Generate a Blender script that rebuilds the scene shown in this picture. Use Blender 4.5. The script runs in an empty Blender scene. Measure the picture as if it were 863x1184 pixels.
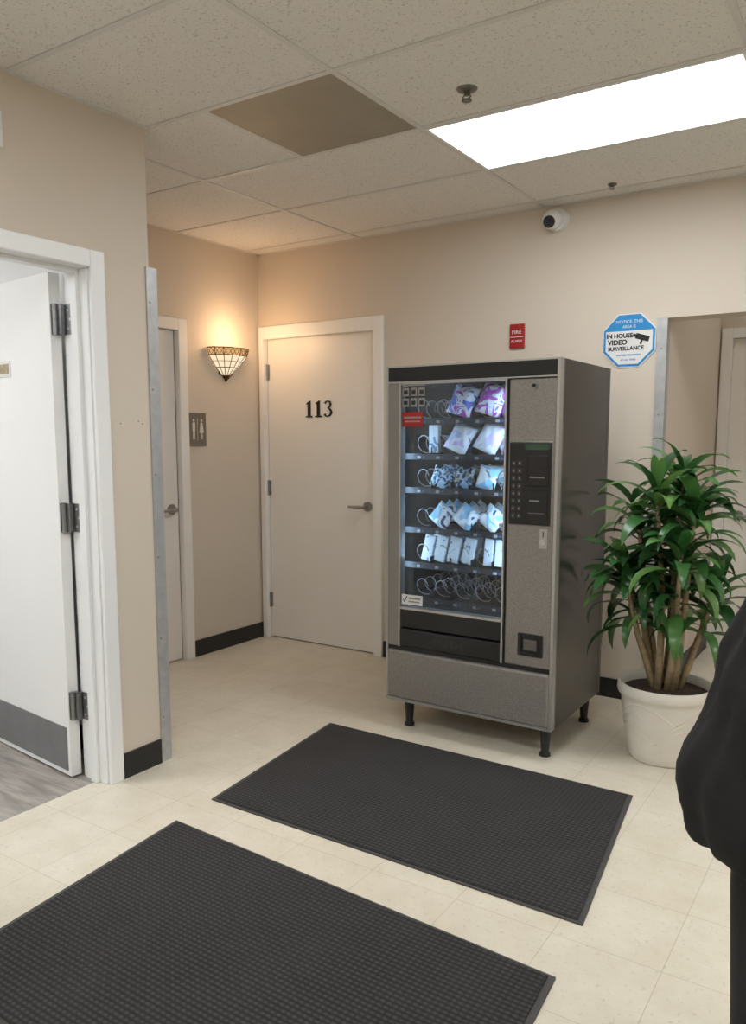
import bpy, math, random
from mathutils import Vector, Matrix
random.seed(7)
C=bpy.context; D=bpy.data
sc=C.scene
sc.view_settings.view_transform='Standard'
sc.view_settings.look='None'
CZ=2.63
# ------------------------------------------------------------ materials
def lin(r,g,b):
    f=lambda c:(c/255/12.92) if c/255<=.04045 else ((c/255+.055)/1.055)**2.4
    return (f(r),f(g),f(b))
def mat(name,col,rough=.5,metal=0.,nscale=0,namt=.1,bump=0.,bscale=None,emit=None,estr=0,coat=0):
    m=D.materials.new(name); m.use_nodes=True
    nt=m.node_tree; n=nt.nodes; l=nt.links; b=n['Principled BSDF']
    b.inputs['Base Color'].default_value=(*col,1); b.inputs['Roughness'].default_value=rough
    b.inputs['Metallic'].default_value=metal
    if coat: b.inputs['Coat Weight'].default_value=coat
    if nscale or bump:
        tc=n.new('ShaderNodeTexCoord')
    if nscale:
        no=n.new('ShaderNodeTexNoise'); no.inputs['Scale'].default_value=nscale; no.inputs['Detail'].default_value=4
        l.new(tc.outputs['Object'],no.inputs['Vector'])
        r=n.new('ShaderNodeValToRGB')
        r.color_ramp.elements[0].position=.3; r.color_ramp.elements[1].position=.7
        r.color_ramp.elements[0].color=(*[c*(1-namt) for c in col],1)
        r.color_ramp.elements[1].color=(*[min(1,c*(1+namt)) for c in col],1)
        l.new(no.outputs['Fac'],r.inputs['Fac']); l.new(r.outputs['Color'],b.inputs['Base Color'])
    if bump:
        n2=n.new('ShaderNodeTexNoise'); n2.inputs['Scale'].default_value=bscale or 200; n2.inputs['Detail'].default_value=3
        l.new(tc.outputs['Object'],n2.inputs['Vector'])
        bp=n.new('ShaderNodeBump'); bp.inputs['Strength'].default_value=bump; bp.inputs['Distance'].default_value=.002
        l.new(n2.outputs['Fac'],bp.inputs['Height']); l.new(bp.outputs['Normal'],b.inputs['Normal'])
    if emit:
        b.inputs['Emission Color'].default_value=(*emit,1); b.inputs['Emission Strength'].default_value=estr
    return m
M={}
M['wall']=mat('wall_paint_beige',lin(215,203,188),.75,nscale=1.3,namt=.015,bump=.12,bscale=180)
M['wallwhite']=mat('wall_paint_white',lin(240,240,239),.7,nscale=2,namt=.01)
M['trim']=mat('painted_trim_white',lin(243,240,236),.4,nscale=3,namt=.01)
M['trimw']=mat('painted_trim_brightwhite',lin(243,244,245),.4,nscale=3,namt=.005)
M['door']=mat('door_paint_offwhite',lin(241,236,229),.42,nscale=2.5,namt=.015)
M['doorw']=mat('door_paint_white',lin(246,246,245),.42,nscale=2.5,namt=.01)
M['base']=mat('rubber_baseboard_black',(.012,.012,.013),.4,nscale=30,namt=.2)
M['steel']=mat('brushed_steel',(.62,.63,.65),.42,.85,nscale=40,namt=.1)
M['hinge']=mat('hinge_metal',(.33,.33,.34),.35,.9,nscale=60,namt=.1)
M['kick']=mat('kick_plate_metal',lin(140,140,142),.45,.5,nscale=10,namt=.08)
M['black']=mat('black_plastic',(.012,.012,.013),.35,nscale=50,namt=.2)
M['dark']=mat('dark_interior',(.004,.005,.008),.75,nscale=20,namt=.2)
M['white']=mat('white_plastic',(.8,.8,.79),.4,nscale=20,namt=.02)
M['red']=mat('red_plastic',lin(165,30,30),.4,nscale=30,namt=.1)
M['grid']=mat('ceiling_grid_white',lin(214,211,207),.5,nscale=10,namt=.02)
M['tan']=mat('ceiling_panel_tan',lin(148,139,124),.5,.0,nscale=2,namt=.12)
def ceil_mat():
    m=mat('acoustic_tile',lin(229,225,220),.9); nt=m.node_tree;n=nt.nodes;l=nt.links;b=n['Principled BSDF']
    tc=n.new('ShaderNodeTexCoord')
    v=n.new('ShaderNodeTexNoise'); v.inputs['Scale'].default_value=120; v.inputs['Detail'].default_value=3
    l.new(tc.outputs['Object'],v.inputs['Vector'])
    r=n.new('ShaderNodeValToRGB'); r.color_ramp.elements[0].position=.30; r.color_ramp.elements[1].position=.42
    r.color_ramp.elements[0].color=(*lin(190,185,179),1); r.color_ramp.elements[1].color=(*lin(229,225,220),1)
    l.new(v.outputs['Fac'],r.inputs['Fac']); l.new(r.outputs['Color'],b.inputs['Base Color'])
    bp=n.new('ShaderNodeBump'); bp.inputs['Strength'].default_value=.25; bp.inputs['Distance'].default_value=.002
    l.new(v.outputs['Fac'],bp.inputs['Height']); l.new(bp.outputs['Normal'],b.inputs['Normal'])
    return m
M['ceil']=ceil_mat()
def floor_mat():
    m=mat('vinyl_tile_cream',(.7,.65,.55),.32); nt=m.node_tree;n=nt.nodes;l=nt.links;b=n['Principled BSDF']
    tc=n.new('ShaderNodeTexCoord'); mp=n.new('ShaderNodeMapping'); mp.inputs['Location'].default_value=(.135,.08,0)
    l.new(tc.outputs['Object'],mp.inputs['Vector'])
    br=n.new('ShaderNodeTexBrick'); br.offset=0; br.inputs['Scale'].default_value=1
    br.inputs['Brick Width'].default_value=.305; br.inputs['Row Height'].default_value=.305
    br.inputs['Mortar Size'].default_value=.0013; br.inputs['Mortar Smooth'].default_value=.4
    br.inputs['Color1'].default_value=(*lin(232,225,208),1); br.inputs['Color2'].default_value=(*lin(228,220,202),1)
    br.inputs['Mortar'].default_value=(*lin(200,191,172),1)
    l.new(mp.outputs['Vector'],br.inputs['Vector'])
    no=n.new('ShaderNodeTexNoise'); no.inputs['Scale'].default_value=6; no.inputs['Detail'].default_value=8; no.inputs['Roughness'].default_value=.7
    l.new(tc.outputs['Object'],no.inputs['Vector'])
    r=n.new('ShaderNodeValToRGB'); r.color_ramp.elements[0].position=.3; r.color_ramp.elements[1].position=.62
    r.color_ramp.elements[0].color=(.88,.86,.82,1); r.color_ramp.elements[1].color=(1,1,1,1)
    l.new(no.outputs['Fac'],r.inputs['Fac'])
    n3=n.new('ShaderNodeTexNoise'); n3.inputs['Scale'].default_value=70; n3.inputs['Detail'].default_value=3
    l.new(tc.outputs['Object'],n3.inputs['Vector'])
    r3=n.new('ShaderNodeValToRGB'); r3.color_ramp.elements[0].position=.30; r3.color_ramp.elements[1].position=.40
    r3.color_ramp.elements[0].color=(.86,.84,.80,1); r3.color_ramp.elements[1].color=(1,1,1,1)
    l.new(n3.outputs['Fac'],r3.inputs['Fac'])
    mx=n.new('ShaderNodeMix'); mx.data_type='RGBA'; mx.blend_type='MULTIPLY'; mx.inputs[0].default_value=1
    l.new(br.outputs['Color'],mx.inputs[6]); l.new(r.outputs['Color'],mx.inputs[7])
    mx2=n.new('ShaderNodeMix'); mx2.data_type='RGBA'; mx2.blend_type='MULTIPLY'; mx2.inputs[0].default_value=1
    l.new(mx.outputs[2],mx2.inputs[6]); l.new(r3.outputs['Color'],mx2.inputs[7]); l.new(mx2.outputs[2],b.inputs['Base Color'])
    r2=n.new('ShaderNodeMapRange'); r2.inputs['To Min'].default_value=.30; r2.inputs['To Max'].default_value=.55
    l.new(no.outputs['Fac'],r2.inputs['Value']); l.new(r2.outputs['Result'],b.inputs['Roughness'])
    return m
M['floor']=floor_mat()
def wood_mat():
    m=mat('grey_wood_floor',(.4,.4,.4),.45); nt=m.node_tree;n=nt.nodes;l=nt.links;b=n['Principled BSDF']
    tc=n.new('ShaderNodeTexCoord'); mp=n.new('ShaderNodeMapping'); mp.inputs['Scale'].default_value=(3,22,1)
    l.new(tc.outputs['Object'],mp.inputs['Vector'])
    no=n.new('ShaderNodeTexNoise'); no.inputs['Scale'].default_value=1.5; no.inputs['Detail'].default_value=8; no.inputs['Distortion'].default_value=.6
    l.new(mp.outputs['Vector'],no.inputs['Vector'])
    r=n.new('ShaderNodeValToRGB'); r.color_ramp.elements[0].position=.3; r.color_ramp.elements[1].position=.7
    r.color_ramp.elements[0].color=(*lin(132,126,119),1); r.color_ramp.elements[1].color=(*lin(182,175,167),1)
    l.new(no.outputs['Fac'],r.inputs['Fac']); l.new(r.outputs['Color'],b.inputs['Base Color'])
    return m
M['wood']=wood_mat()
def mat_carpet():
    m=mat('ribbed_mat_rubber',(.03,.03,.032),.85); nt=m.node_tree;n=nt.nodes;l=nt.links;b=n['Principled BSDF']
    tc=n.new('ShaderNodeTexCoord')
    def wave(axis,sc_):
        w=n.new('ShaderNodeTexWave'); w.wave_type='BANDS'; w.bands_direction=axis; w.inputs['Scale'].default_value=sc_; w.inputs['Distortion'].default_value=.3
        l.new(tc.outputs['Object'],w.inputs['Vector']); return w
    a=wave('X',17); c=wave('Y',19)
    sc_=n.new('ShaderNodeMath'); sc_.operation='MULTIPLY_ADD'; sc_.inputs[1].default_value=.65; sc_.inputs[2].default_value=.35; l.new(a.outputs['Fac'],sc_.inputs[0])
    mu=n.new('ShaderNodeMath'); mu.operation='MULTIPLY'; l.new(sc_.outputs[0],mu.inputs[0]); l.new(c.outputs['Fac'],mu.inputs[1])
    no=n.new('ShaderNodeTexNoise'); no.inputs['Scale'].default_value=5; no.inputs['Detail'].default_value=6
    l.new(tc.outputs['Object'],no.inputs['Vector'])
    ad=n.new('ShaderNodeMath'); ad.operation='MULTIPLY_ADD'; ad.inputs[1].default_value=.35; l.new(no.outputs['Fac'],ad.inputs[0]); l.new(mu.outputs[0],ad.inputs[2])
    r=n.new('ShaderNodeValToRGB'); r.color_ramp.elements[0].position=.05; r.color_ramp.elements[1].position=1.0
    r.color_ramp.elements[0].color=(*lin(20,20,21),1); r.color_ramp.elements[1].color=(*lin(68,66,67),1)
    l.new(ad.outputs[0],r.inputs['Fac']); l.new(r.outputs['Color'],b.inputs['Base Color'])
    bp=n.new('ShaderNodeBump'); bp.inputs['Strength'].default_value=.9; bp.inputs['Distance'].default_value=.004
    l.new(mu.outputs[0],bp.inputs['Height']); l.new(bp.outputs['Normal'],b.inputs['Normal'])
    return m
M['mat']=mat_carpet()
M['matedge']=mat('mat_border_rubber',lin(74,71,71),.6,nscale=40,namt=.1)
def emis(name,col,s):
    m=D.materials.new(name); m.use_nodes=True; n=m.node_tree.nodes; n.clear()
    e=n.new('ShaderNodeEmission'); e.inputs['Color'].default_value=(*col,1); e.inputs['Strength'].default_value=s
    o=n.new('ShaderNodeOutputMaterial'); m.node_tree.links.new(e.outputs[0],o.inputs[0]); return m
M['lamp']=emis('fluorescent_diffuser',(.945,.98,1),11.5)
M['hall_fill']=emis('hall_fill_glow',(1,.97,.93),3.0)
M['office_fill']=emis('office_fill_glow',(.96,.985,1),18)
M['led']=emis('vending_led',(.58,.80,1),30)
M['shade']=emis('sconce_glass_cream',(1,.82,.55),1.0)
M['shade2']=emis('sconce_glass_amber',(1,.58,.24),.75)
M['vend']=mat('vending_grey_vinyl',lin(146,142,138),.42,.4,nscale=220,namt=.22,bump=.2,bscale=400)
M['vside']=mat('vending_side_metal',lin(80,77,75),.27,.65,nscale=150,namt=.08,bump=.06,bscale=300)
M['alu']=mat('aluminium_trim',lin(190,189,187),.35,.7,nscale=60,namt=.05)
def glass_mat():
    m=D.materials.new('clear_glass'); m.use_nodes=True; n=m.node_tree.nodes; l=m.node_tree.links; n.clear()
    t=n.new('ShaderNodeBsdfTransparent'); t.inputs['Color'].default_value=(.88,.93,.98,1)
    g=n.new('ShaderNodeBsdfGlossy'); g.inputs['Roughness'].default_value=.015
    f=n.new('ShaderNodeFresnel'); f.inputs['IOR'].default_value=1.5
    x=n.new('ShaderNodeMixShader'); o=n.new('ShaderNodeOutputMaterial')
    l.new(f.outputs[0],x.inputs[0]); l.new(t.outputs[0],x.inputs[1]); l.new(g.outputs[0],x.inputs[2]); l.new(x.outputs[0],o.inputs[0]); return m
M['glass']=glass_mat()
# ------------------------------------------------------------ helpers
def link(o,parent=None,loc=None):
    C.collection.objects.link(o)
    if parent:
        o.parent=parent
        if parent.get('wc'): o.matrix_parent_inverse=Matrix.Translation(-parent.location)
    return o
def empty(name,loc,wc=True,rotz=0):
    e=D.objects.new(name,None); e.location=Vector(loc); e.rotation_euler[2]=rotz; e.empty_display_size=.1
    if wc: e['wc']=1
    C.collection.objects.link(e); return e
def mesh(name,v,f,m,parent=None,smooth=False,mids=None):
    me=D.meshes.new(name); me.from_pydata([tuple(p) for p in v],[],f); me.update()
    for mm in (m if isinstance(m,list) else [m]): me.materials.append(mm)
    if smooth: me.polygons.foreach_set('use_smooth',[True]*len(me.polygons))
    if mids: me.polygons.foreach_set('material_index',mids)
    o=D.objects.new(name,me); return link(o,parent)
def boxgeo(b,v,f):
    x0,x1,y0,y1,z0,z1=b; k=len(v)
    v+=[(x0,y0,z0),(x1,y0,z0),(x1,y1,z0),(x0,y1,z0),(x0,y0,z1),(x1,y0,z1),(x1,y1,z1),(x0,y1,z1)]
    f+=[tuple(k+i for i in q) for q in ((0,3,2,1),(4,5,6,7),(0,1,5,4),(1,2,6,5),(2,3,7,6),(3,0,4,7))]
def boxes(name,bl,m,parent=None,bevel=0):
    v=[];f=[]
    for b in bl: boxgeo(b,v,f)
    o=mesh(name,v,f,m,parent)
    if bevel:
        md=o.modifiers.new('bevel','BEVEL'); md.width=bevel; md.segments=3; md.limit_method='ANGLE'
    return o
def box(name,x0,x1,y0,y1,z0,z1,m,parent=None,bevel=0): return boxes(name,[(x0,x1,y0,y1,z0,z1)],m,parent,bevel)
def tubegeo(pts,rad,n,v,f,cap=True):
    pts=[Vector(p) for p in pts]; k=len(v); N=len(pts)
    if not isinstance(rad,(list,tuple)): rad=[rad]*N
    up=None
    for i,p in enumerate(pts):
        t=(pts[min(i+1,N-1)]-pts[max(i-1,0)]).normalized()
        if up is None:
            up=Vector((0,0,1)) if abs(t.z)<.9 else Vector((1,0,0))
        a=t.cross(up).normalized(); b=a.cross(t).normalized(); up=b
        for j in range(n):
            th=2*math.pi*j/n; v.append(tuple(p+rad[i]*(math.cos(th)*a+math.sin(th)*b)))
    for i in range(N-1):
        for j in range(n):
            j2=(j+1)%n; f.append((k+i*n+j,k+i*n+j2,k+(i+1)*n+j2,k+(i+1)*n+j))
    if cap:
        f.append(tuple(k+j for j in range(n))[::-1]); f.append(tuple(k+(N-1)*n+j for j in range(n)))
def tube(name,pts,rad,m,parent=None,n=12,smooth=True):
    v=[];f=[]; tubegeo(pts,rad,n,v,f); o=mesh(name,v,f,m,parent,smooth)
    if smooth:
        md=o.modifiers.new('es','EDGE_SPLIT'); md.split_angle=math.radians(45)
    return o
def lathe(name,prof,c,m,parent=None,n=48,a0=0,a1=2*math.pi,sx=1,sy=1,smooth=True,fn=None):
    v=[];f=[];full=abs(a1-a0-2*math.pi)<1e-4; cols=n if full else n+1
    for (r,z) in prof:
        for j in range(cols):
            th=a0+(a1-a0)*j/n; rr=r if fn is None else fn(r,z,th)
            v.append((c[0]+rr*math.cos(th)*sx,c[1]+rr*math.sin(th)*sy,c[2]+z))
    for i in range(len(prof)-1):
        for j in range(n):
            j2=(j+1)%cols; f.append((i*cols+j,i*cols+j2,(i+1)*cols+j2,(i+1)*cols+j))
    return mesh(name,v,f,m,parent,smooth)
def sphere(name,c,r,m,parent=None,s=(1,1,1),n=20):
    prof=[(max(1e-4,r*math.sin(math.pi*i/n)),-r*math.cos(math.pi*i/n)*s[2]) for i in range(n+1)]
    return lathe(name,prof,c,m,parent,n=n*2,sx=s[0],sy=s[1])
def text(name,s,loc,rot,size,m,parent=None,bold=0,sx=1):
    cu=D.curves.new(name,'FONT'); cu.body=s; cu.size=size; cu.align_x='CENTER'; cu.align_y='CENTER'; cu.extrude=.0006; cu.offset=bold
    cu.materials.append(m); o=D.objects.new(name,cu); o.location=loc; o.rotation_euler=rot; o.scale=(sx,1,1); return link(o,parent)
RY=(math.pi/2,0,0)       # facing -Y
RX=(math.pi/2,0,math.pi/2) # facing +X
# ------------------------------------------------------------ room shell
box('floor',-2.68,2.75,-2.65,5.8,-.05,0,M['floor'])
boxes('floor_alcove',[(-3.9,-2.68,2.25,4.4,-.05,0)],M['floor'])
box('floor_office',-5.35,-2.68,-1.15,2.25,-.05,0,M['wood'])
box('ceiling',-5.35,2.75,-2.65,5.8,CZ,CZ+.05,M['ceil'])
boxes('wall_back',[(-3.88,-3.68,4.24,4.39,0,CZ),(-3.68,-2.77,4.24,4.39,2.07,CZ),(-2.77,-1.03,4.24,4.39,0,CZ),
   (-1.03,.4,4.24,4.39,2.0,CZ),(.4,2.6,4.24,4.39,0,CZ)],M['wall'])
boxes('wall_left',[(-2.75,-2.61,-2.5,1.08,0,CZ),(-2.75,-2.61,1.08,2.02,2.06,CZ),(-2.75,-2.61,2.02,2.30,0,CZ)],M['wall'])
boxes('wall_alcove',[(-3.88,-3.73,2.3,2.62,0,CZ),(-3.88,-3.73,2.62,3.49,2.06,CZ),(-3.88,-3.73,3.49,4.24,0,CZ)],M['wall'])
boxes('wall_partition',[(-5.2,-2.75,2.2,2.3,0,CZ)],M['wallwhite'])
box('wall_office_left',-5.35,-5.2,-1.0,2.3,0,CZ,M['wallwhite'])
box('wall_office_rear',-5.35,-2.75,-1.15,-1.0,0,CZ,M['wallwhite'])
box('wall_right',2.6,2.75,-2.65,4.39,0,CZ,M['wall'])
box('wall_rear',-2.75,2.6,-2.65,-2.5,0,CZ,M['wall'])
box('wall_hall_left',-1.18,-1.03,4.39,5.65,0,CZ,M['wall'])
box('wall_hall_right',.4,.55,4.39,5.65,0,CZ,M['wall'])
boxes('wall_hall_end',[(-1.18,-.965,5.65,5.8,0,CZ),(-.965,-.10,5.65,5.8,2.05,CZ),(-.10,.55,5.65,5.8,0,CZ)],M['wall'])
# baseboards
BH=.105
box('baseboard_alcove',-3.73,-3.718,3.555,4.24,0,BH,M['base'])
box('baseboard_back',-2.71,-1.08,4.228,4.24,0,BH,M['base'])
box('baseboard_left',-2.61,-2.598,2.075,2.276,0,BH,M['base'])
box('baseboard_hall',-1.03,-1.018,4.3,5.62,0,BH,M['base'])
box('baseboard_office',-5.2,-2.86,2.188,2.2,0,BH,M['base'])
box('baseboard_right',2.588,2.6,-2.5,4.24,0,BH,M['base'])
box('baseboard_rear',-2.61,2.588,-2.5,-2.488,0,BH,M['base'])
# ceiling grid
g=[];w=.011;zz=(CZ-.004,CZ+.002)
ys=[2.31-.6*i for i in range(0,9)]
for y in ys: 
    if y>-2.5: g.append((-2.61 if y<2.3 else -3.73,2.6,y-w,y+w,*zz))
for y in (2.91,3.51,4.11): g.append((-3.73,2.6,y-w,y+w,*zz))
for x in (-1.69,-.49,.71,1.91): g.append((x-w,x+w,-2.5,4.24,CZ-.0042,CZ+.002))
g.append((-2.89-w,-2.89+w,2.31,4.24,CZ-.0042,CZ+.002)); g.append((-2.29-w,-2.29+w,2.31,2.91,CZ-.0042,CZ+.002))
g+=[(-3.73,2.6,4.222,4.24,CZ-.0045,CZ),(-3.73,-3.712,2.3,4.24,CZ-.0045,CZ),(-2.61,-2.592,-2.5,2.3,CZ-.0045,CZ)]
boxes('trim_1',g,M['grid'])
box('ceiling_access_panel',-2.278,-1.702,2.322,2.898,CZ-.003,CZ+.01,M['tan'])
def troffer(x0,x1,y0,y1,m,nm='ceiling_light'):
    e=empty(nm,((x0+x1)/2,(y0+y1)/2,CZ))
    box('diffuser',x0+.012,x1-.012,y0+.012,y1-.012,CZ-.004,CZ+.01,m,e)
    boxes('frame',[(x0,x1,y0,y0+.014,CZ-.007,CZ+.01),(x0,x1,y1-.014,y1,CZ-.007,CZ+.01),(x0,x0+.014,y0+.014,y1-.014,CZ-.007,CZ+.01),(x1-.014,x1,y0+.014,y1-.014,CZ-.007,CZ+.01)],M['white'],e)
troffer(-1.68,-.50,2.92,3.50,M['lamp'])
troffer(-1.68,-.50,.52,1.10,M['lamp'])
troffer(-1.68,-.50,-1.28,-.70,M['lamp'])
troffer(.72,1.90,2.92,3.50,M['lamp'])
troffer(.72,1.90,.52,1.10,M['lamp'])
troffer(-4.6,-3.4,.3,.9,M['office_fill'])  # unseen office panel, added to brighten the room and open door leaf
troffer(-.6,0,4.8,5.4,M['hall_fill'])  # added fill panel for the hall, out of view behind the lintel
# ------------------------------------------------------------ lever handle
def lever(parent,p,n,d,m=None):
    m=m or M['steel']; p=Vector(p); n=Vector(n); d=Vector(d)
    tube('rose',[p-.002*n,p+.012*n],.032,m,parent,24)
    tube('lever',[p+.01*n,p+.05*n,p+.062*n+.012*d,p+.062*n+.05*d,p+.06*n+.115*d],[.011,.011,.011,.010,.008],m,parent,12)
# door 113
lev=mat('lever_satin_nickel',(.36,.35,.34),.35,.9,nscale=40,namt=.1)
d=empty('door_1',(-3.225,4.26,1.03))
box('leaf',-3.668,-2.782,4.258,4.30,.008,2.06,M['door'],d,.002)
boxes('casing',[(-3.715,-3.672,4.215,4.26,0,2.15),(-2.778,-2.715,4.215,4.26,0,2.15),(-3.672,-2.778,4.215,4.26,2.065,2.15)],M['trim'],d,.004)
boxes('jamb',[(-3.68,-3.668,4.262,4.30,0,2.07),(-2.782,-2.77,4.262,4.30,0,2.07),(-3.668,-2.782,4.262,4.30,2.06,2.07),(-3.68,-2.77,4.30,4.39,0,2.07)],M['trim'],d)
for i,z in enumerate((.27,1.06,1.85)):
    boxes('hinge_%d'%i,[(-3.678,-3.655,4.25,4.262,z-.05,z+.05)],M['hinge'],d)
    tube('hinge_pin_%d'%i,[(-3.668,4.246,z-.052),(-3.668,4.246,z+.052)],.008,M['hinge'],d,10)
lever(d,(-2.845,4.258,.965),(0,-1,0),(-1,0,0),lev)
def digit1(x,nm):
    v=[];f=[]; Y=4.253;z0=1.54;h=.108
    P=[(-.012,0),(.012,0),(.012,h),(.004,h),(-.024,h*.84),(-.024,h*.79),(-.012,h*.82)]
    v=[(x+a,Y,z0+b) for a,b in P]+[(x+a,Y+.006,z0+b) for a,b in P]; N=len(P)
    f=[tuple(range(N)),tuple(range(2*N-1,N-1,-1))]+[(i,i+N,(i+1)%N+N,(i+1)%N) for i in range(N)]
    boxgeo((x-.027,x+.027,Y-.0004,Y+.006,z0,z0+.009),v,f)
    mesh(nm,v,f,M['black'],d)
digit1(-3.315,'digit_1a'); digit1(-3.238,'digit_1b')
def digit3(x):
    Y=4.253;z0=1.54
    path=[(-.026,.088,.011),(-.018,.100,.006),(-.002,.104,.005),(.014,.098,.010),(.019,.083,.013),(.013,.066,.010),(-.004,.058,.004),(.010,.053,.008),(.022,.042,.012),(.025,.028,.014),(.016,.011,.010),(-.003,.004,.005),(-.020,.008,.007),(-.028,.020,.011)]
    v=[];f=[]
    for i,(a,b,wd) in enumerate(path):
        p=path[max(i-1,0)];q=path[min(i+1,len(path)-1)]
        t=Vector((q[0]-p[0],q[1]-p[1])).normalized(); n=Vector((-t.y,t.x))*wd*.65
        for s in(1,-1):
            for yy in (0,.006): v.append((x+a+s*n.x,Y+yy,z0+b+s*n.y))
    for i in range(len(path)-1):
        k=i*4
        for a,b in((0,2),(2,3),(3,1),(1,0)): f.append((k+a,k+b,k+4+b,k+4+a))
    f+=[(0,1,3,2),(len(v)-4,len(v)-2,len(v)-1,len(v)-3)]
    mesh('digit_3',v,f,M['black'],d)
digit3(-3.158)
# alcove door
d=empty('door_2',(-3.75,3.05,1.03))
box('leaf',-3.79,-3.748,2.632,3.478,.008,2.05,M['door'],d,.002)
boxes('casing',[(-3.75,-3.705,3.482,3.55,0,2.12),(-3.75,-3.705,2.56,2.628,0,2.12),(-3.75,-3.705,2.628,3.482,2.052,2.12)],M['trim'],d,.004)
boxes('jamb',[(-3.88,-3.79,2.62,3.49,0,2.06)],M['trim'],d)
lever(d,(-3.748,3.42,.965),(1,0,0),(0,-1,0),lev)
# hall door
d=empty('door_3',(-.5,5.66,1.03))
box('leaf',-.955,-.11,5.668,5.71,.008,2.035,M['door'],d,.002)
boxes('casing',[(-1.02,-.955,5.625,5.67,0,2.10),(-.11,-.04,5.625,5.67,0,2.10),(-.955,-.11,5.625,5.67,2.037,2.10)],M['trim'],d,.004)
boxes('jamb',[(-.965,-.10,5.71,5.8,0,2.05)],M['trim'],d)
lever(d,(-.87,5.668,.90),(0,-1,0),(1,0,0),lev)
# near open door
d=empty('door_4',(-2.7,1.55,1.03))
boxes('casing',[(-2.612,-2.592,2.005,2.07,0,2.105),(-2.612,-2.592,1.03,1.095,0,2.105),(-2.612,-2.592,1.095,2.005,2.04,2.105),
  (-2.77,-2.75,2.005,2.07,0,2.105),(-2.77,-2.75,1.03,1.095,0,2.105),(-2.77,-2.75,1.095,2.005,2.04,2.105)],M['trimw'],d,.005)
boxes('jamb',[(-2.75,-2.612,2.0,2.02,0,2.04),(-2.75,-2.612,1.08,1.10,0,2.04),(-2.75,-2.612,1.08,2.02,2.04,2.06),(-2.70,-2.66,1.985,2.0,0,2.025),(-2.70,-2.66,1.10,1.115,0,2.025),(-2.70,-2.66,1.1,2.0,2.025,2.04)],M['trimw'],d,.002)
th=math.radians(6); hx,hy=-2.785,1.955
def leafbox(nm,s0,s1,t0,t1,z0,z1,m,bev=0):
    o=box(nm,s0,s1,t0,t1,z0,z1,m,None,bev)
    o.matrix_world=Matrix.Translation((hx,hy,0))@Matrix.Rotation(math.pi-th,4,'Z')@Matrix.Scale(-1,4,(0,1,0))
    return o
Lp=[leafbox('leaf',0,.88,0,.045,.01,2.035,M['doorw']),
 leafbox('kick_plate',.02,.86,-.003,.001,.03,.215,M['kick']),
 leafbox('name_plate',.33,.60,-.004,.001,1.655,1.72,M['white']),
 leafbox('name_plate_face',.34,.59,-.0055,-.003,1.668,1.708,mat('plate_brown',lin(170,150,120),.5,nscale=80,namt=.3))]
for i,z in enumerate((.311,1.086,1.857)):
    Lp.append(leafbox('hinge_leaf_%d'%i,-.002,.001,.004,.041,z-.057,z+.057,M['hinge']))
    Lp.append(boxes('hinge_plate_%d'%i,[(-2.752,-2.704,1.996,2.001,z-.057,z+.057),(-2.776,-2.745,1.975,1.992,z-.057,z+.057)],M['hinge']))
    Lp.append(tube('hinge_knuckle_%d'%i,[(-2.772,1.968,z-.06),(-2.772,1.968,z+.06)],.009,M['hinge'],None,12))
    for a in(-.035,.0,.035):
        Lp.append(tube('hinge_screw_%d'%i,[(-2.725+(.008 if a==0 else -.004),1.9935,z+a),(-2.725+(.008 if a==0 else -.004),1.9965,z+a)],.005,M['steel'],None,10))
for o in Lp:
    lf_=o.name.startswith(('leaf','kick','name','hinge_leaf'))
    mw=Matrix.Translation((hx,hy,0))@Matrix.Rotation(math.pi-th,4,'Z')@Matrix.Scale(-1,4,(0,1,0))
    o.parent=d; o.matrix_parent_inverse=Matrix.Translation(-d.location)
    if lf_: o.matrix_basis=mw
# corner guards (galvanised angles fixed to the wall face)
galv=mat('galvanised_steel',lin(186,187,188),.45,.45,nscale=25,namt=.10)
e=empty('corner_guard',(-2.6,2.31,1.04))
boxes('angle_face',[(-2.609,-2.603,2.280,2.335,.0,2.09)],galv,e)
boxes('angle_return',[(-2.66,-2.609,2.302,2.308,.0,2.09)],galv,e)
for i in range(6): tube('screw_%d'%i,[(-2.604,2.295,.2+i*.35),(-2.601,2.295,.2+i*.35)],.005,M['hinge'],e,10)
e=empty('wall_edge_guard',(-1.05,4.23,1.0))
boxes('angle_face',[(-1.074,-1.024,4.231,4.239,.0,2.0)],galv,e)
boxes('angle_return',[(-1.029,-1.024,4.239,4.29,.0,2.0)],galv,e)
for i in range(6): tube('screw_%d'%i,[(-1.05,4.232,.2+i*.33),(-1.05,4.228,.2+i*.33)],.005,M['hinge'],e,10)
e=empty('emergency_exit_sign',(-2.595,1.52,2.44))
box('housing',-2.61,-2.59,1.35,1.675,2.37,2.49,M['white'],e,.006)
text('exit_lettering','EXIT',(-2.589,1.50,2.43),RX,.10,M['red'],e)
e=empty('wall_anchor_holes',(-2.609,2.15,1.47))
for i,(y,z) in enumerate(((2.13,1.46),(2.22,1.47),(2.24,1.46))): tube('anchor_%d'%i,[(-2.611,y,z),(-2.608,y,z)],.003,M['hinge'],e,8)
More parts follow.
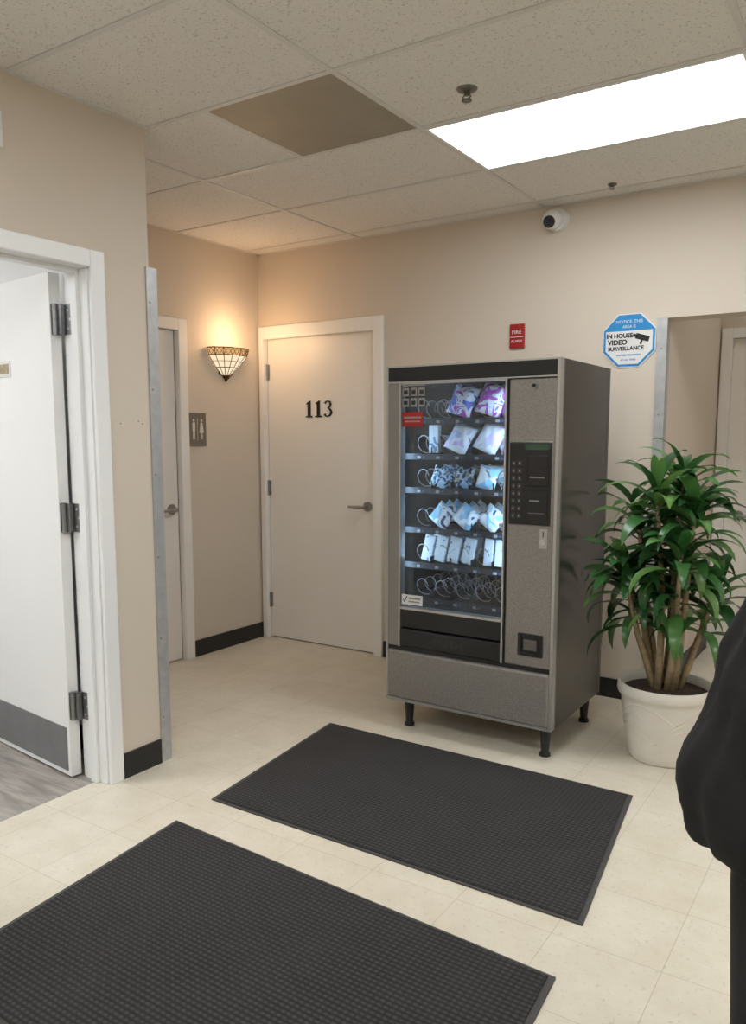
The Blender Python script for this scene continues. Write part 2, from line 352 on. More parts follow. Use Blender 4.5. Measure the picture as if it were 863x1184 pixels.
# ------------------------------------------------------------ sconce
bronze=mat('sconce_bronze',lin(90,62,38),.45,.7,nscale=60,namt=.2)
SC=(-3.73,3.90,1.90)
s=empty('wall_sconce',SC)
prof=[(.165,.075),(.150,.030),(.085,-.045),(.030,-.095)]
nn=8
def sp(r,z,j): 
    a=-math.pi/2+math.pi*j/nn; return Vector((SC[0]+.006+r*math.cos(a)*.85,SC[1]+r*math.sin(a),SC[2]+z))
lathe('glass_band',prof[:2],(SC[0]+.006,SC[1],SC[2]),M['shade2'],s,nn,-math.pi/2,math.pi/2,.85,1,False)
lathe('glass_bowl',prof[1:],(SC[0]+.006,SC[1],SC[2]),M['shade'],s,nn,-math.pi/2,math.pi/2,.85,1,False)
v=[];f=[]
for j in range(nn+1): tubegeo([sp(r+.001,z,j) for r,z in prof],.0022,6,v,f)
for r,z in prof[:3]: tubegeo([sp(r+.001,z,j) for j in range(nn+1)],.0035 if z>.07 else .0028,6,v,f)
tubegeo([sp(.118,-.007,j) for j in range(nn+1)],.0018,6,v,f)
for j in range(nn):
    tubegeo([sp(.151,.031,j),sp(.163,.073,j+.5),sp(.151,.031,j+1)],.0018,5,v,f)
    tubegeo([sp(.165,.074,j),sp(.151,.031,j+.5),sp(.165,.074,j+1)],.0018,5,v,f)
mesh('leading',v,f,bronze,s)
lathe('finial',[(.032,-.09),(.034,-.10),(.022,-.112),(.012,-.118),(.014,-.126),(.001,-.135)],(SC[0]+.006,SC[1],SC[2]),bronze,s,16,-math.pi/2,math.pi/2,.9,1)
box('back_plate',-3.73,-3.722,SC[1]-.06,SC[1]+.06,SC[2]-.09,SC[2]+.07,bronze,s,.002)
tube('arm',[(SC[0],SC[1],SC[2]-.02),(SC[0]+.06,SC[1],SC[2]-.02),(SC[0]+.06,SC[1],SC[2]+.01)],.008,bronze,s,8)
sphere('bulb',(SC[0]+.065,SC[1],SC[2]+.03),.022,emis('bulb_warm',(1,.75,.5),3),s)
L=D.lights.new('sconce_lamp','POINT'); L.energy=4.6; L.color=(1,.64,.36); L.shadow_soft_size=.06
o=D.objects.new('sconce_lamp',L); o.location=(SC[0]+.19,SC[1],SC[2]+.15); link(o,s)
# restroom sign
s=empty('restroom_sign',(-3.725,3.635,1.455))
sg=mat('sign_taupe',lin(118,110,100),.5,nscale=40,namt=.05)
box('plate',-3.73,-3.722,3.56,3.71,1.35,1.56,sg,s,.002)
fw=mat('sign_white',lin(215,212,205),.5,nscale=40,namt=.02)
for i,yc in enumerate((3.602,3.668)):
    tube('figure_head_%d'%i,[(-3.723,yc,1.513),(-3.7205,yc,1.513)],.009,fw,s,14)
    if i==0: boxes('figure_body_0',[(-3.723,-3.7205,yc-.012,yc+.012,1.445,1.50),(-3.723,-3.7205,yc-.009,yc-.0015,1.395,1.445),(-3.723,-3.7205,yc+.0015,yc+.009,1.395,1.445)],fw,s)
    else:
        v=[(-3.7205,yc-.008,1.50),(-3.7205,yc+.008,1.50),(-3.7205,yc+.019,1.435),(-3.7205,yc-.019,1.435)]
        v+=[(-3.723,b,c) for a,b,c in v]
        mesh('figure_dress',v,[(0,3,2,1),(4,5,6,7),(0,1,5,4),(1,2,6,5),(2,3,7,6),(3,0,4,7)],fw,s)
        boxes('figure_legs',[(-3.723,-3.7205,yc-.008,yc-.0015,1.395,1.435),(-3.723,-3.7205,yc+.0015,yc+.008,1.395,1.435)],fw,s)
box('divider',-3.723,-3.7205,3.634,3.636,1.385,1.525,fw,s)
# fire sign
s=empty('fire_alarm_sign',(-1.83,4.23,1.965))
box('plate',-1.873,-1.787,4.222,4.24,1.90,2.03,M['red'],s,.004)
text('lettering_top','FIRE',(-1.83,4.221,1.985),RY,.032,M['white'],s)
text('lettering_bottom','ALARM',(-1.83,4.221,1.935),RY,.020,M['white'],s)
box('band',-1.868,-1.792,4.2205,4.2225,1.957,1.960,M['white'],s)
# octagon surveillance sign
s=empty('surveillance_sign',(-1.214,4.235,1.90))
blue=mat('sign_blue',lin(40,140,205),.35,nscale=30,namt=.05)
def ngon(nm,r,y0,y1,m,n=8,cut=None,c=(-1.214,1.90)):
    P=[(c[0]+r*math.cos(math.pi/8+2*math.pi*i/n),c[1]+r*math.sin(math.pi/8+2*math.pi*i/n)) for i in range(n)]
    v=[(a,y0,b) for a,b in P]+[(a,y1,b) for a,b in P]
    f=[tuple(range(n)),tuple(range(2*n-1,n-1,-1))]+[(i,(i+1)%n,(i+1)%n+n,i+n) for i in range(n)]
    return mesh(nm,v,f,m,s)
ngon('border_white',.147,4.234,4.24,M['white']); ngon('border_blue',.141,4.2325,4.2345,blue); ngon('face',.129,4.2315,4.233,M['white'])
P=[(-1.214+.130*a,1.90+.130*b) for a,b in ((-.92,.38),(.92,.38),(.38,.92),(-.38,.92))]
mesh('header',[(a,4.231,b) for a,b in P]+[(a,4.2325,b) for a,b in P],[(0,1,2,3),(7,6,5,4),(0,4,5,1),(1,5,6,2),(2,6,7,3),(3,7,4,0)],blue,s)
text('line_1','NOTICE: THIS',(-1.214,4.2305,1.995),RY,.022,M['white'],s)
text('line_2','AREA IS',(-1.214,4.2305,1.970),RY,.020,M['white'],s)
text('line_3','IN HOUSE',(-1.262,4.2305,1.925),RY,.030,M['black'],s,.0012)
text('line_4','VIDEO',(-1.272,4.2305,1.892),RY,.034,M['black'],s,.0012)
text('line_5','SURVEILLANCE',(-1.228,4.2305,1.860),RY,.027,M['black'],s,.0009)
text('line_6','PREMISES RECORDED',(-1.214,4.2305,1.827),RY,.013,blue,s)
text('line_7','AT ALL TIMES',(-1.214,4.2305,1.803),RY,.013,blue,s)
v=[];f=[]
boxgeo((-.035,.035,4.2305,4.2315,-.014,.014),v,f); boxgeo((-.05,-.035,4.2305,4.2315,-.008,.008),v,f); boxgeo((-.004,.006,4.2305,4.2315,-.035,-.012),v,f)
o=mesh('camera_pictogram',[(x*math.cos(.3)+z*math.sin(.3)-1.145,y,-x*math.sin(.3)+z*math.cos(.3)+1.912) for x,y,z in v],f,M['black'],s)
# security camera
s=empty('security_camera',(-1.63,4.19,2.55))
tube('mount_base',[(-1.61,4.24,2.55),(-1.61,4.205,2.55)],[.060,.056],M['white'],s,32)
sphere('ball',(-1.625,4.18,2.545),.05,M['white'],s)
dv=Vector((-.02,-.90,-.42)).normalized(); pc=Vector((-1.625,4.18,2.545))
tube('lens_hood',[pc+dv*.03,pc+dv*.052],[.032,.030],M['black'],s,28)
tube('lens',[pc+dv*.05,pc+dv*.055],[.016,.014],mat('lens_glass',(.02,.03,.06),.05,nscale=5,namt=.1),s,20)
# sprinklers
brz=mat('sprinkler_metal',lin(120,116,110),.4,.6,nscale=60,namt=.1)
def sprk(x,y,sc_=1):
    s=empty('fire_sprinkler',(x,y,CZ-.02))
    lathe('escutcheon',[(.001,-.006),(.014*sc_,-.012),(.034*sc_,-.006),(.038*sc_,0)],(x,y,CZ),brz,s,24)
    tube('body',[(x,y,CZ),(x,y,CZ-.022*sc_)],.010*sc_,brz,s,10)
    for k in(-1,1): tube('frame_%d'%(k+1),[(x+k*.008*sc_,y,CZ-.018*sc_),(x+k*.016*sc_,y,CZ-.028*sc_),(x,y,CZ-.038*sc_)],.003*sc_,brz,s,6)
    tube('deflector',[(x,y,CZ-.038*sc_),(x,y,CZ-.042*sc_)],.018*sc_,brz,s,16)
sprk(-1.375,2.69); sprk(-1.267,4.04,.6)
# ------------------------------------------------------------ floor mats
def floormat(cs):
    cx=sum(c[0] for c in cs)/4; cy=sum(c[1] for c in cs)/4
    e=empty('entrance_mat',(cx,cy,0))
    def slab(nm,k,z0,z1,m):
        P=[]
        for (x,y) in cs:
            L=math.hypot(x-cx,y-cy); P.append((x-(x-cx)/L*k*1.3,y-(y-cy)/L*k*1.3))
        v=[(x,y,z0) for x,y in P]+[(x,y,z1) for x,y in P]
        return mesh(nm,v,[(3,2,1,0),(4,5,6,7)]+[(i,(i+1)%4,(i+1)%4+4,i+4) for i in range(4)],m,e)
    o=slab('border',0,0,.006,M['matedge']); slab('ribbed_surface',.016,.004,.010,M['mat'])
floormat([(-2.16,2.132),(-.681,2.134),(-.797,3.067),(-2.273,3.062)])
floormat([(-2.05,.985),(-.60,.96),(-.664,1.873),(-2.142,1.933)])
# ------------------------------------------------------------ vending machine
V=empty('vending_machine',(-1.61,3.52,0))
x0,x1,yf,yb,zb,zt=-2.03,-1.19,3.20,3.87,.14,1.73
gx0,gx1,gz0,gz1=-1.962,-1.424,.60,1.655
boxes('cabinet',[(x0,x0+.03,yf+.04,yb,zb,zt),(gx1-.005,x1,yf+.04,yb,zb,zt),(x0+.03,gx1-.005,yf+.04,yb,gz1,zt),(x0+.03,gx1-.005,yf+.04,yb,zb,gz0),(x0+.03,gx1-.005,yb-.05,yb,gz0,gz1)],M['vside'],V)
boxes('cavity_lining',[(x0+.03,x0+.034,yf+.041,yb-.05,gz0,gz1),(gx1-.009,gx1-.005,yf+.041,yb-.05,gz0,gz1),(x0+.034,gx1-.009,yb-.056,yb-.05,gz0,gz1),(x0+.034,gx1-.009,yf+.041,yb-.056,gz0,gz0+.005),(x0+.034,gx1-.009,yf+.041,yb-.056,gz1-.005,gz1-.001)],M['dark'],V)
box('door_left_stile',x0,gx0,yf,yf+.04,.41,1.655,M['vend'],V,.004)
box('door_fascia',x0,x1,yf-.002,yf+.04,1.66,zt,M['black'],V,.006)
boxes('fascia_trim',[(x0+.008,x1-.012,yf-.004,yf,1.654,1.660),(x0+.008,x1-.012,yf-.004,yf,zt-.006,zt+.001),(x1-.012,x1+.001,yf-.003,yf+.038,zb,zt+.001),(x0-.001,x0+.008,yf-.003,yf+.038,zb,zt+.001)],M['alu'],V)
box('service_panel',gx1+.012,x1-.012,yf-.003,yf+.04,.412,1.65,M['vend'],V,.006)
box('panel_gap',gx1,gx1+.012,yf+.008,yf+.04,.41,1.655,M['black'],V)
boxes('glass_frame',[(gx0,gx0+.008,yf-.004,yf+.04,.41,gz1-.008),(gx1-.008,gx1,yf-.004,yf+.04,.41,gz1-.008),(gx0,gx1,yf-.004,yf+.04,gz1-.008,gz1),(gx0+.008,gx1-.008,yf-.004,yf+.04,gz0-.006,gz0+.006)],M['alu'],V)
box('glass_pane',gx0+.008,gx1-.008,yf+.006,yf+.010,gz0+.006,gz1-.008,M['glass'],V)
box('delivery_top',gx0+.008,gx1-.008,yf+.002,yf+.04,.505,.594,M['black'],V,.005)
box('delivery_flap',gx0+.008,gx1-.008,yf-.010,yf+.04,.412,.500,M['black'],V,.008)
text('push_lettering','PUSH',(-1.69,yf-.0105,.455),RY,.05,mat('embossed_dark',(.03,.03,.032),.3,nscale=20,namt=.1),V,.001,1.3)
box('lower_gap',x0+.008,x1-.012,yf+.006,yf+.04,.385,.41,M['black'],V)
box('lower_panel',x0+.008,x1-.012,yf-.012,yf+.04,zb+.015,.392,M['vend'],V,.012)
boxes('lower_edge',[(x0+.008,x1-.012,yf-.006,yf+.04,zb,zb+.014)],M['alu'],V)
for i,(a,b) in enumerate(((x0+.09,yf+.07),(x1-.05,yf+.07),(x0+.09,yb-.08),(x1-.05,yb-.08))):
    tube('leg_%d'%i,[(a,b,0),(a,b,.012),(a,b,.02),(a,b,zb+.005)],[.026,.026,.018,.028],M['black'],V,8,False)
boxes('side_seam',[(x1-.001,x1+.002,yf+.042,yf+.048,zb,zt),(x1-.001,x1+.0015,yb-.02,yb-.017,zb,zt)],M['hinge'],V)
tube('lock_ring',[(-1.30,yf-.003,1.619),(-1.30,yf-.010,1.619)],.014,M['hinge'],V,20)
tube('lock_core',[(-1.30,yf-.009,1.619),(-1.30,yf-.012,1.619)],.009,M['black'],V,16)
box('keypad_bezel',-1.402,-1.214,yf-.014,yf,1.035,1.385,M['black'],V,.006)
boxes('keypad_rim',[(-1.405,-1.211,yf-.008,yf-.002,1.032,1.388)],M['hinge'],V,.006)
box('display',-1.33,-1.225,yf-.016,yf-.013,1.352,1.376,mat('lcd_green',lin(40,60,45),.2,nscale=80,namt=.2,emit=(.15,.35,.2),estr=.08),V)
lab=mat('label_grey',lin(150,150,150),.5,nscale=90,namt=.2)
kb=[]
for r in range(8):
    for c in range(2): kb.append((-1.388+c*.026,-1.388+c*.026+.018,yf-.018,yf-.013,1.062+r*.032,1.062+r*.032+.020))
boxes('keys',kb,mat('key_dark',(.05,.05,.055),.4,nscale=60,namt=.1),V,.002)
boxes('key_marks',[((a+b)/2-.0025,(a+b)/2+.0025,yf-.0188,yf-.0178,z+.006,z+.013) for a,b,_,_,z,_ in kb],lab,V)
boxes('bill_slot',[(-1.318,-1.226,yf-.020,yf-.013,1.20,1.33)],M['black'],V,.004)
boxes('bill_slot_mouth',[(-1.305,-1.24,yf-.0215,yf-.0195,1.235,1.241)],M['hinge'],V)
boxes('card_reader',[(-1.318,-1.226,yf-.019,yf-.013,1.05,1.18)],M['black'],V,.003)
boxes('card_reader_label',[(-1.305,-1.26,yf-.0200,yf-.0188,1.135,1.142),(-1.31,-1.24,yf-.0200,yf-.0188,1.085,1.087)],lab,V)
box('coin_return_plate',-1.262,-1.226,yf-.008,yf,.935,1.02,M['alu'],V,.004)
tube('coin_return_button',[(-1.244,yf-.006,.965),(-1.244,yf-.016,.965)],.012,M['steel'],V,16)
boxes('coin_slot',[(-1.246,-1.242,yf-.0095,yf-.007,.985,1.01)],M['black'],V)
boxes('coin_cup_rim',[(-1.348,-1.332,yf-.012,yf,.462,.56),(-1.251,-1.235,yf-.012,yf,.462,.56),(-1.332,-1.251,yf-.012,yf,.545,.56),(-1.332,-1.251,yf-.012,yf,.462,.477)],M['black'],V,.003)
box('coin_cup',-1.332,-1.251,yf-.005,yf-.001,.477,.545,M['black'],V)
box('coin_cup_flap',-1.322,-1.261,yf-.008,yf-.004,.487,.535,mat('cup_grey',lin(110,108,104),.4,.4,nscale=40,namt=.1),V,.002)
box('led_strip_left',x0+.036,x0+.050,yf+.046,yf+.062,.66,1.60,M['led'],V)
box('led_strip_right',gx1-.020,gx1-.010,yf+.046,yf+.060,.66,1.60,M['led'],V)
# shelves
shz=[1.49,1.325,1.165,.975,.805,.635]
wire=mat('spiral_wire',(.30,.31,.33),.4,.8,nscale=30,namt=.1)
tray=mat('tray_dark',(.008,.009,.012),.6,.2,nscale=30,namt=.1)
rail=mat('price_rail',lin(22,25,32),.5,nscale=120,namt=.3)
bl=[];rl=[];tg=[];tw=[]
for z in shz:
    bl.append((x0+.04,gx1-.012,yf+.10,yb-.07,z-.008,z))
    rl.append((x0+.04,gx1-.012,yf+.094,yf+.10,z-.024,z+.004))
    for i in range(5): 
        xx=-1.93+i*.1; tg.append((xx+.012,xx+.030,yf+.0915,yf+.0945,z-.019,z-.007)); tw.append((xx+.040,xx+.050,yf+.0915,yf+.0945,z-.018,z-.008))
boxes('trays',bl,tray,V); boxes('price_rails',rl,rail,V); boxes('price_tags',tg,lab,V); boxes('selection_tags',tw,mat('tag_blue',lin(50,70,120),.4,nscale=90,namt=.2),V)
v=[];f=[]
lanes=[-1.905,-1.80,-1.69,-1.585,-1.485]
for k,z in enumerate(shz):
    for xc in lanes:
        r=.042; turns=5; pts=[]
        for i in range(turns*12+1):
            a=2*math.pi*i/12+.3; pts.append((xc+r*math.cos(a),yf+.11+.40*i/(turns*12),z+.006+r+r*math.sin(a)))
        tubegeo(pts,.0026,5,v,f)
mesh('spirals',v,f,wire,V,True)
boxes('lane_dividers',[(xc+.05,xc+.053,yf+.11,yb-.09,z,z+.035) for z in shz for xc in lanes[:-1]],tray,V)
# products
def packmat(name,c1,c2,c3,scale=14,p1=.47,p2=.58):
    m=mat(name,c1,.3); nt=m.node_tree;n=nt.nodes;l=nt.links;b=n['Principled BSDF']
    tc=n.new('ShaderNodeTexCoord'); no=n.new('ShaderNodeTexNoise'); no.inputs['Scale'].default_value=scale; no.inputs['Detail'].default_value=1; no.inputs['Distortion'].default_value=1.2
    l.new(tc.outputs['Object'],no.inputs['Vector']); r=n.new('ShaderNodeValToRGB'); r.color_ramp.interpolation='CONSTANT'
    r.color_ramp.elements[0].color=(*c1,1); r.color_ramp.elements[1].position=p1; r.color_ramp.elements[1].color=(*c2,1)
    q=r.color_ramp.elements.new(p2); q.color=(*c3,1)
    l.new(no.outputs['Fac'],r.inputs['Fac']); l.new(r.outputs['Color'],b.inputs['Base Color']); return m
W_=lin(240,244,248)
pk={'pink':packmat('wrap_pink',lin(200,95,210),W_,lin(105,125,225),18,.46,.58),
 'white':packmat('wrap_white',W_,lin(225,200,240),lin(190,215,240),14,.52,.6),
 'blue':packmat('wrap_blue',lin(50,90,150),lin(190,225,245),lin(20,28,50),22,.44,.56),
 'dk':packmat('wrap_dark',lin(28,32,46),lin(150,185,215),lin(190,150,60),26,.52,.62),
 'lb':packmat('wrap_lightblue',lin(150,205,238),W_,lin(50,80,120),14,.45,.64),
 'box':packmat('carton_white',lin(232,240,246),lin(232,240,246),lin(110,150,195),22,.5,.64)}
def pillow(nm,c,w,h,t,m,lean=0,roll=0):
    v=[];f=[];nx,nz=10,12
    R=Matrix.Translation(c)@Matrix.Rotation(lean,4,'X')@Matrix.Rotation(roll,4,'Y')
    for side in(-1,1):
        for j in range(nz+1):
            for i in range(nx+1):
                u=i/nx*2-1; q=j/nz*2-1
                b=max(0,(1-abs(u)**2.5))*max(0,(1-abs(q)**4 if abs(q)<.86 else 0.0+.02))
                cr=.004*math.sin(u*9+q*5)*b
                v.append(R@Vector((u*w/2*(1-.06*(1-abs(q))),side*(t/2*b**.6+.0008)+cr,q*h/2)))
    A=(nx+1)*(nz+1)
    for j in range(nz):
        for i in range(nx):
            a=j*(nx+1)+i; f.append((a,a+1,a+nx+2,a+nx+1)); f.append((A+a,A+a+nx+1,A+a+nx+2,A+a+1))
    mesh(nm,v,f,pk[m],V,True)
def carton(nm,x,z,w,h,t,m,lean=-.12,roll=0,y=None):
    y=y or yf+.125
    v=[];f=[]; boxgeo((-w/2,w/2,-t/2,t/2,0,h),v,f)
    R=Matrix.Translation((x,y,z))@Matrix.Rotation(lean,4,'X')@Matrix.Rotation(roll,4,'Y')
    o=mesh(nm,[R@Vector(p) for p in v],f,pk[m],V); md=o.modifiers.new('b','BEVEL'); md.width=.003; md.segments=2
yy=yf+.130
for dep in (0,.08,.16):
    y=yy+dep
    pillow('snack_bag',(-1.70,y,shz[0]+.082),.13,.14,.05,'pink',-.25,.28)
    pillow('snack_bag',(-1.555,y,shz[0]+.082),.13,.14,.05,'pink',-.25,.28)
    pillow('snack_bag',(-1.71,y,shz[1]+.076),.125,.135,.05,'white',-.3,.4)
    pillow('snack_bag',(-1.56,y,shz[1]+.076),.125,.135,.05,'white',-.3,.4)
    pillow('candy_pack',(-1.81,y,shz[2]+.055),.10,.10,.03,'blue',-.2,.25)
    pillow('candy_pack',(-1.69,y,shz[2]+.055),.095,.10,.03,'dk',-.2,.15)
    pillow('candy_pack',(-1.57,y,shz[2]+.057),.10,.105,.03,'lb',-.2,.2)
    pillow('snack_bag',(-1.80,y,shz[3]+.062),.115,.10,.04,'lb',-.3,.6)
    pillow('snack_bag',(-1.675,y,shz[3]+.062),.115,.10,.04,'lb',-.3,.6)
    pillow('snack_bag',(-1.545,y,shz[3]+.062),.115,.10,.04,'lb',-.3,.6)
    for x in (-1.885,-1.815,-1.745,-1.670,-1.56,-1.505):
        carton('snack_box',x,shz[4]+.012,.056 if x<-1.6 else .044,.125,.022,'box',-.12,.16 if x<-1.6 else .02,y)
carton('snack_tube',-1.845,shz[1]+.008,.05,.13,.03,'box',0,.0,yy)
bl=[]
for i in range(3):
    for j in range(2): bl.append((-1.948+i*.042,-1.948+i*.042+.034,yf+.003,yf+.0055,1.545+j*.048,1.545+j*.048+.038))
boxes('sticker_icons',bl+[(-1.948,-1.83,yf+.003,yf+.0055,1.638,1.645)],lab,V)
boxes('sticker_icon_marks',[((a+b)/2-.010,(a+b)/2+.010,yf+.0015,yf+.0035,z+.009,z+.027) for a,b,_,_,z,_ in bl],M['black'],V)
box('sticker_red',-1.948,-1.84,yf+.003,yf+.0055,1.455,1.52,M['red'],V,.0005)
boxes('sticker_red_text',[(-1.94,-1.848,yf+.0015,yf+.0035,1.492,1.500),(-1.935,-1.853,yf+.0015,yf+.0035,1.475,1.481)],lab,V)
box('sticker_check',-1.948,-1.835,yf+.003,yf+.0055,.618,.665,M['white'],V)
tube('sticker_checkmark',[(-1.94,yf+.002,.642),(-1.933,yf+.002,.63),(-1.918,yf+.002,.658)],.0025,M['black'],V,6)
boxes('sticker_check_text',[(-1.91,-1.845,yf+.0015,yf+.0035,.645,.653),(-1.91,-1.85,yf+.0015,yf+.0035,.63,.637)],lab,V)
# ------------------------------------------------------------ plant
PC=Vector((-.80,3.55,0)); P=empty('potted_plant',PC)
potm=mat('pot_cream',lin(226,221,211),.5,nscale=20,namt=.03,bump=.2,bscale=60)
pr=[(.001,0),(.135,0),(.143,.008),(.150,.04),(.172,.16),(.186,.27),(.187,.285),(.200,.292),(.204,.305),(.202,.335),(.196,.342),(.186,.338),(.182,.30),(.18,.27)]
def swirl(r,z,th):
    if .05<z<.27: return r+.0022*math.sin(3*th+z*40)*math.sin((z-.05)/.22*math.pi)
    return r
pr2=[]
for (a,b) in zip(pr,pr[1:]):
    n=8 if abs(b[1]-a[1])>.08 else 1
    for i in range(n): pr2.append((a[0]+(b[0]-a[0])*i/n,a[1]+(b[1]-a[1])*i/n))
pr2.append(pr[-1])
lathe('pot',pr2,PC,potm,P,72,fn=swirl)
v=[];f=[]
for k in range(3):
    for j0 in range(4):
        pts=[]
        for i in range(15):
            t=i/14; a=j0*math.pi/2+k*.25+t*1.5; z=.10+.05*k+.07*math.sin(t*math.pi)
            r=.150+(z-.04)*.158+.001; pts.append((PC.x+r*math.cos(a),PC.y+r*math.sin(a),z))
        tubegeo(pts,.0035,6,v,f)
mesh('pot_relief',v,f,potm,P,True)
soil=mat('soil',lin(58,42,32),.95,nscale=60,namt=.5,bump=1,bscale=60)
lathe('soil',[(.001,.318),(.08,.316),(.15,.305),(.185,.300)],PC,soil,P,40)
cane=mat('cane_bark',lin(158,138,108),.8,nscale=50,namt=.25,bump=.8,bscale=80)
def leaf_mat():
    m=mat('leaf_green',lin(45,95,40),.33,coat=.2); nt=m.node_tree;n=nt.nodes;l=nt.links;b=n['Principled BSDF']
    ge=n.new('ShaderNodeNewGeometry'); r=n.new('ShaderNodeValToRGB')
    r.color_ramp.elements[0].color=(*lin(34,76,38),1); r.color_ramp.elements[1].color=(*lin(124,166,92),1)
    q=r.color_ramp.elements.new(.6); q.color=(*lin(64,114,58),1)
    l.new(ge.outputs['Random Per Island'],r.inputs['Fac']); l.new(r.outputs['Color'],b.inputs['Base Color'])
    tr=n.new('ShaderNodeBsdfTranslucent'); l.new(r.outputs['Color'],tr.inputs['Color'])
    mx=n.new('ShaderNodeMixShader'); mx.inputs[0].default_value=.2
    out=[x for x in n if x.type=='OUTPUT_MATERIAL'][0]
    l.new(b.outputs[0],mx.inputs[1]); l.new(tr.outputs[0],mx.inputs[2]); l.new(mx.outputs[0],out.inputs[0])
    return m
v=[];f=[];lv=[];lf=[]
def leaf(base,az,el,L,W,droop):
    n=9; p=Vector(base); k=len(lv); e=el; twist=random.uniform(-.25,.25)
    for i in range(n+1):
        t=i/n
        dvec=Vector((math.cos(az)*math.cos(e),math.sin(az)*math.cos(e),math.sin(e)))
        sd=Vector((-math.sin(az),math.cos(az),0)); nm=sd.cross(dvec)*-1
        sd2=(sd*math.cos(twist*t*2)+nm*math.sin(twist*t*2))
        w=W*(.22+.78*math.sin(min(1,t*1.9)*math.pi/2))*(1-t**2.6)**.9*.5 if t<1 else .0008
        q=[p+sd2*w+nm*w*.25, p, p-sd2*w+nm*w*.25]
        for a in q:
            a=Vector(a); a.x=max(a.x,-1.17); a.y=min(a.y,4.18); a.z=max(a.z,.36); lv.append(tuple(a))
        p=p+dvec*(L/n); e-=droop/n*(.5+1.3*t)
    for i in range(n):
        a=k+i*3; lf.append((a,a+1,a+4,a+3)); lf.append((a+1,a+2,a+5,a+4))
hs=[1.25,.84,1.14,1.04,1.20,.74,1.08,.94,1.15,.80]; rs_=[.04,.19,.12,.20,.11,.18,.19,.19,.15,.19]
for i in range(10):
    a=i*2.4+.9; r0=random.uniform(.03,.075) if i else .02
    r1=rs_[i]; h=hs[i]
    b=PC+Vector((r0*math.cos(a),r0*math.sin(a),.30)); t=PC+Vector((r1*math.cos(a),r1*math.sin(a),h))
    mid=b.lerp(t,.5)+Vector((random.uniform(-.02,.02),random.uniform(-.02,.02),0))
    pts=[b,b.lerp(mid,.5)+Vector((.004,.0,0)),mid,mid.lerp(t,.5),t]
    tubegeo(pts,[.018,.015,.013,.010,.007],10,v,f)
    nl=26
    for k in range(nl):
        u=k/nl
        q=pts[3].lerp(t,u) if u>.3 else pts[2].lerp(pts[3],.3+u*2.3)
        leaf(q,a+k*2.4+random.uniform(-.3,.3),.15+1.05*u+random.uniform(-.2,.15),random.uniform(.24,.33)*(1-.12*u),random.uniform(.054,.078),random.uniform(1.5,2.3)*(1.1-.35*u))
mesh('canes',v,f,cane,P,True)
mesh('leaves',lv,lf,leaf_mat(),P,True)
# ------------------------------------------------------------ person (mostly out of frame)
ang=math.radians(33.4); Fh=Vector((-math.sin(ang),math.cos(ang),0)); Rh=Vector((math.cos(ang),math.sin(ang),0))
pp=Fh*1.10+Rh*.785
H=empty('person_standing',pp,False,ang)
fab=mat('jacket_black',(.007,.007,.008),.9,nscale=25,namt=.4,bump=.8,bscale=30)
tro=mat('trousers_black',(.010,.010,.012),.9,nscale=25,namt=.3,bump=.4,bscale=60)
skin=mat('skin',lin(205,160,135),.5,nscale=30,namt=.04)
hair=mat('hair_brown',lin(50,35,26),.6,nscale=90,namt=.4,bump=.8,bscale=120)
def skinned(name,vs,es,rs,m,sub=2):
    me=D.meshes.new(name); me.from_pydata(vs,es,[]); o=D.objects.new(name,me); link(o,H); me.materials.append(m)
    sm=o.modifiers.new('skin','SKIN')
    if not me.skin_vertices:
        C.view_layer.objects.active=o
        bpy.ops.mesh.customdata_skin_add()
    for i,r in enumerate(rs):
        s=me.skin_vertices[0].data[i]; s.radius=(r,r) if not isinstance(r,tuple) else r; s.use_root=(i==0)
    sm.use_smooth_shade=True
    su=o.modifiers.new('sub','SUBSURF'); su.levels=sub; su.render_levels=sub
    return o
vs=[(0,0,.95),(0,0,1.12),(0,0,1.32),(0,-.01,1.44),(0,.0,1.50),
    (-.10,0,.88),(-.105,.01,.50),(-.11,-.02,.10),(.10,0,.88),(.105,.01,.50),(.11,-.02,.10)]
es=[(0,1),(1,2),(2,3),(3,4),(0,5),(5,6),(6,7),(0,8),(8,9),(9,10)]
skinned('body',vs,es,[(.15,.12),(.14,.11),(.15,.11),(.07,.07),(.055,.055),.105,.075,.055,.105,.075,.055],tro)
for sgn,nm in((-1,'left'),(1,'right')):
    lathe('trouser_'+nm,[(.082,.03),(.09,.12),(.098,.3),(.108,.5),(.118,.72),(.118,.86)],(sgn*.132,-.005,0),tro,H,24,fn=lambda r,z,t:r*(1+.03*math.sin(z*40+t*2)))
    o=sphere('shoe_'+nm,(sgn*.125,.06,.045),.05,M['black'],H,(.95,2.7,.9))
def jk(r,z,th): return r*(1+.02*math.sin(z*30+2*th)*min(1,max(0,(1.5-z)*2))+.022*math.sin(9*th+z*8)+.012*math.sin(17*th-z*14))
jp0=[(.20,.83),(.29,.806),(.312,.804),(.320,.818),(.324,.85),(.328,.89),(.322,.94),(.308,1.0),(.294,1.05),(.278,1.10),(.262,1.15),(.238,1.22),(.212,1.32),(.19,1.40),(.14,1.46),(.085,1.49),(.075,1.54),(.062,1.53)]
o=lathe('jacket_torso',jp0,(0,0,0),fab,H,96,sx=1,sy=.54,fn=jk)
su=o.modifiers.new('sub','SUBSURF'); su.levels=1; su.render_levels=1
tx=D.textures.new('folds_body','CLOUDS'); tx.noise_scale=.09
dm=o.modifiers.new('folds','DISPLACE'); dm.texture=tx; dm.strength=.03; dm.mid_level=.5
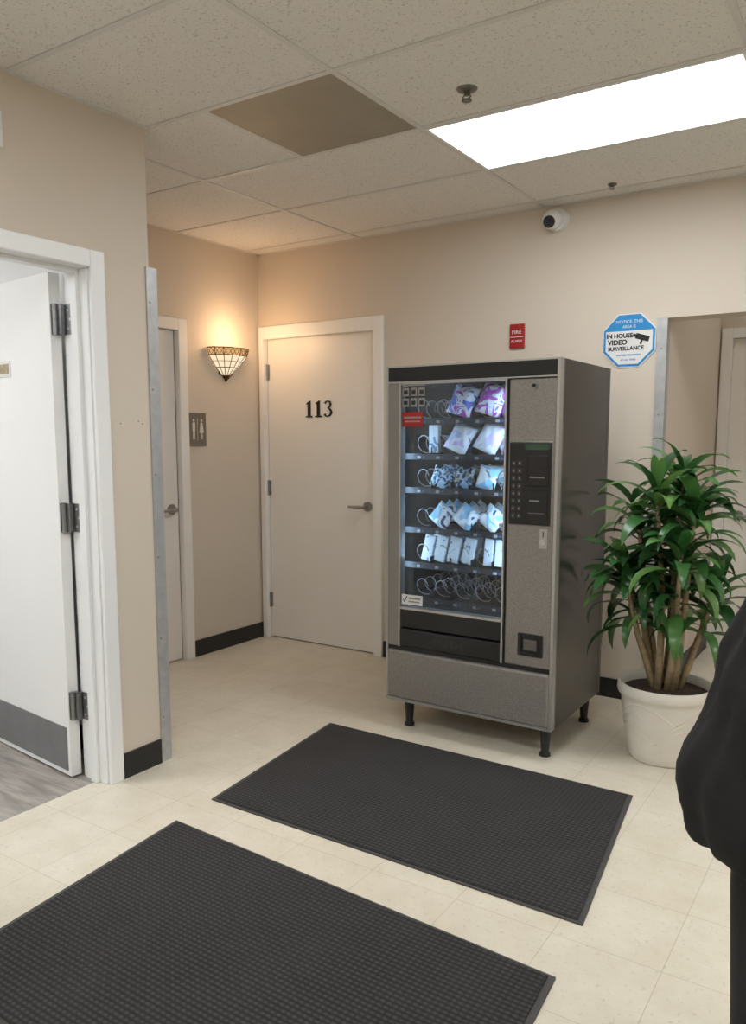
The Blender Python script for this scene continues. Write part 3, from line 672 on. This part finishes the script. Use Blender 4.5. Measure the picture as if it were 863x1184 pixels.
for sgn,nm in((-1,'left'),(1,'right')):
    vs=[(sgn*.09,0,1.40),(sgn*.150,0,1.38),(sgn*.180,-.03,1.24),(sgn*.215,-.05,1.09),(sgn*.25,.0,.99),(sgn*.255,.06,.93),(sgn*.20,.13,.90)]
    o=skinned('sleeve_'+nm,vs,[(i,i+1) for i in range(6)],[.06,.066,.060,.060,.060,.054,.045],fab)
    tx=D.textures.new('folds_'+nm,'CLOUDS'); tx.noise_scale=.07
    dm=o.modifiers.new('folds','DISPLACE'); dm.texture=tx; dm.strength=.025; dm.mid_level=.5
tube('neck',[(0,0,1.46),(0,.005,1.58)],[.055,.052],skin,H,20)
hd=sphere('head',(0,.015,1.66),.10,skin,H,(.76,.95,1.18),24)
for vtx in hd.data.vertices:
    c=vtx.co
    if c.z<1.64: 
        k=(1.64-c.z)/.1; c.x*=1-.28*k; c.y=c.y+.012*k
for sgn in(-1,1):
    sphere('eye_%d'%(sgn+1),(sgn*.030,.100,1.665),.012,M['white'],H,n=10)
    sphere('iris_%d'%(sgn+1),(sgn*.030,.1085,1.665),.005,M['black'],H,n=8)
    sphere('ear_%d'%(sgn+1),(sgn*.078,.01,1.655),.03,skin,H,(.3,.6,1),10)
    tube('eyebrow_%d'%(sgn+1),[(sgn*.045,.098,1.685),(sgn*.03,.107,1.690),(sgn*.015,.108,1.687)],.003,hair,H,6)
tube('nose',[(0,.107,1.675),(0,.120,1.645),(0,.112,1.635)],[.006,.012,.008],skin,H,10)
tube('mouth',[(-.022,.098,1.610),(0,.106,1.608),(.022,.098,1.610)],[.002,.005,.002],mat('lips',lin(165,95,85),.5,nscale=30,namt=.1),H,8)
hr=sphere('hair',(0,-.002,1.672),.112,hair,H,(.78,.95,1.16),24)
for vtx in hr.data.vertices:
    c=vtx.co
    if c.y>.045 and c.z<1.725: c.y=.04
    if c.z<1.60: c.z=1.60
# ------------------------------------------------------------ world + camera
w=D.worlds.new('world'); sc.world=w; w.use_nodes=True; w.node_tree.nodes['Background'].inputs[0].default_value=(.5,.5,.5,1); w.node_tree.nodes['Background'].inputs[1].default_value=.3
cam=D.cameras.new('camera'); co=D.objects.new('camera',cam); C.collection.objects.link(co)
cam.sensor_width=36; cam.lens=924/1184*36; cam.shift_y=28/1184; cam.clip_start=.02
co.location=(0,0,1.4); co.rotation_euler=(math.radians(90-6.97),0,ang)
sc.camera=co
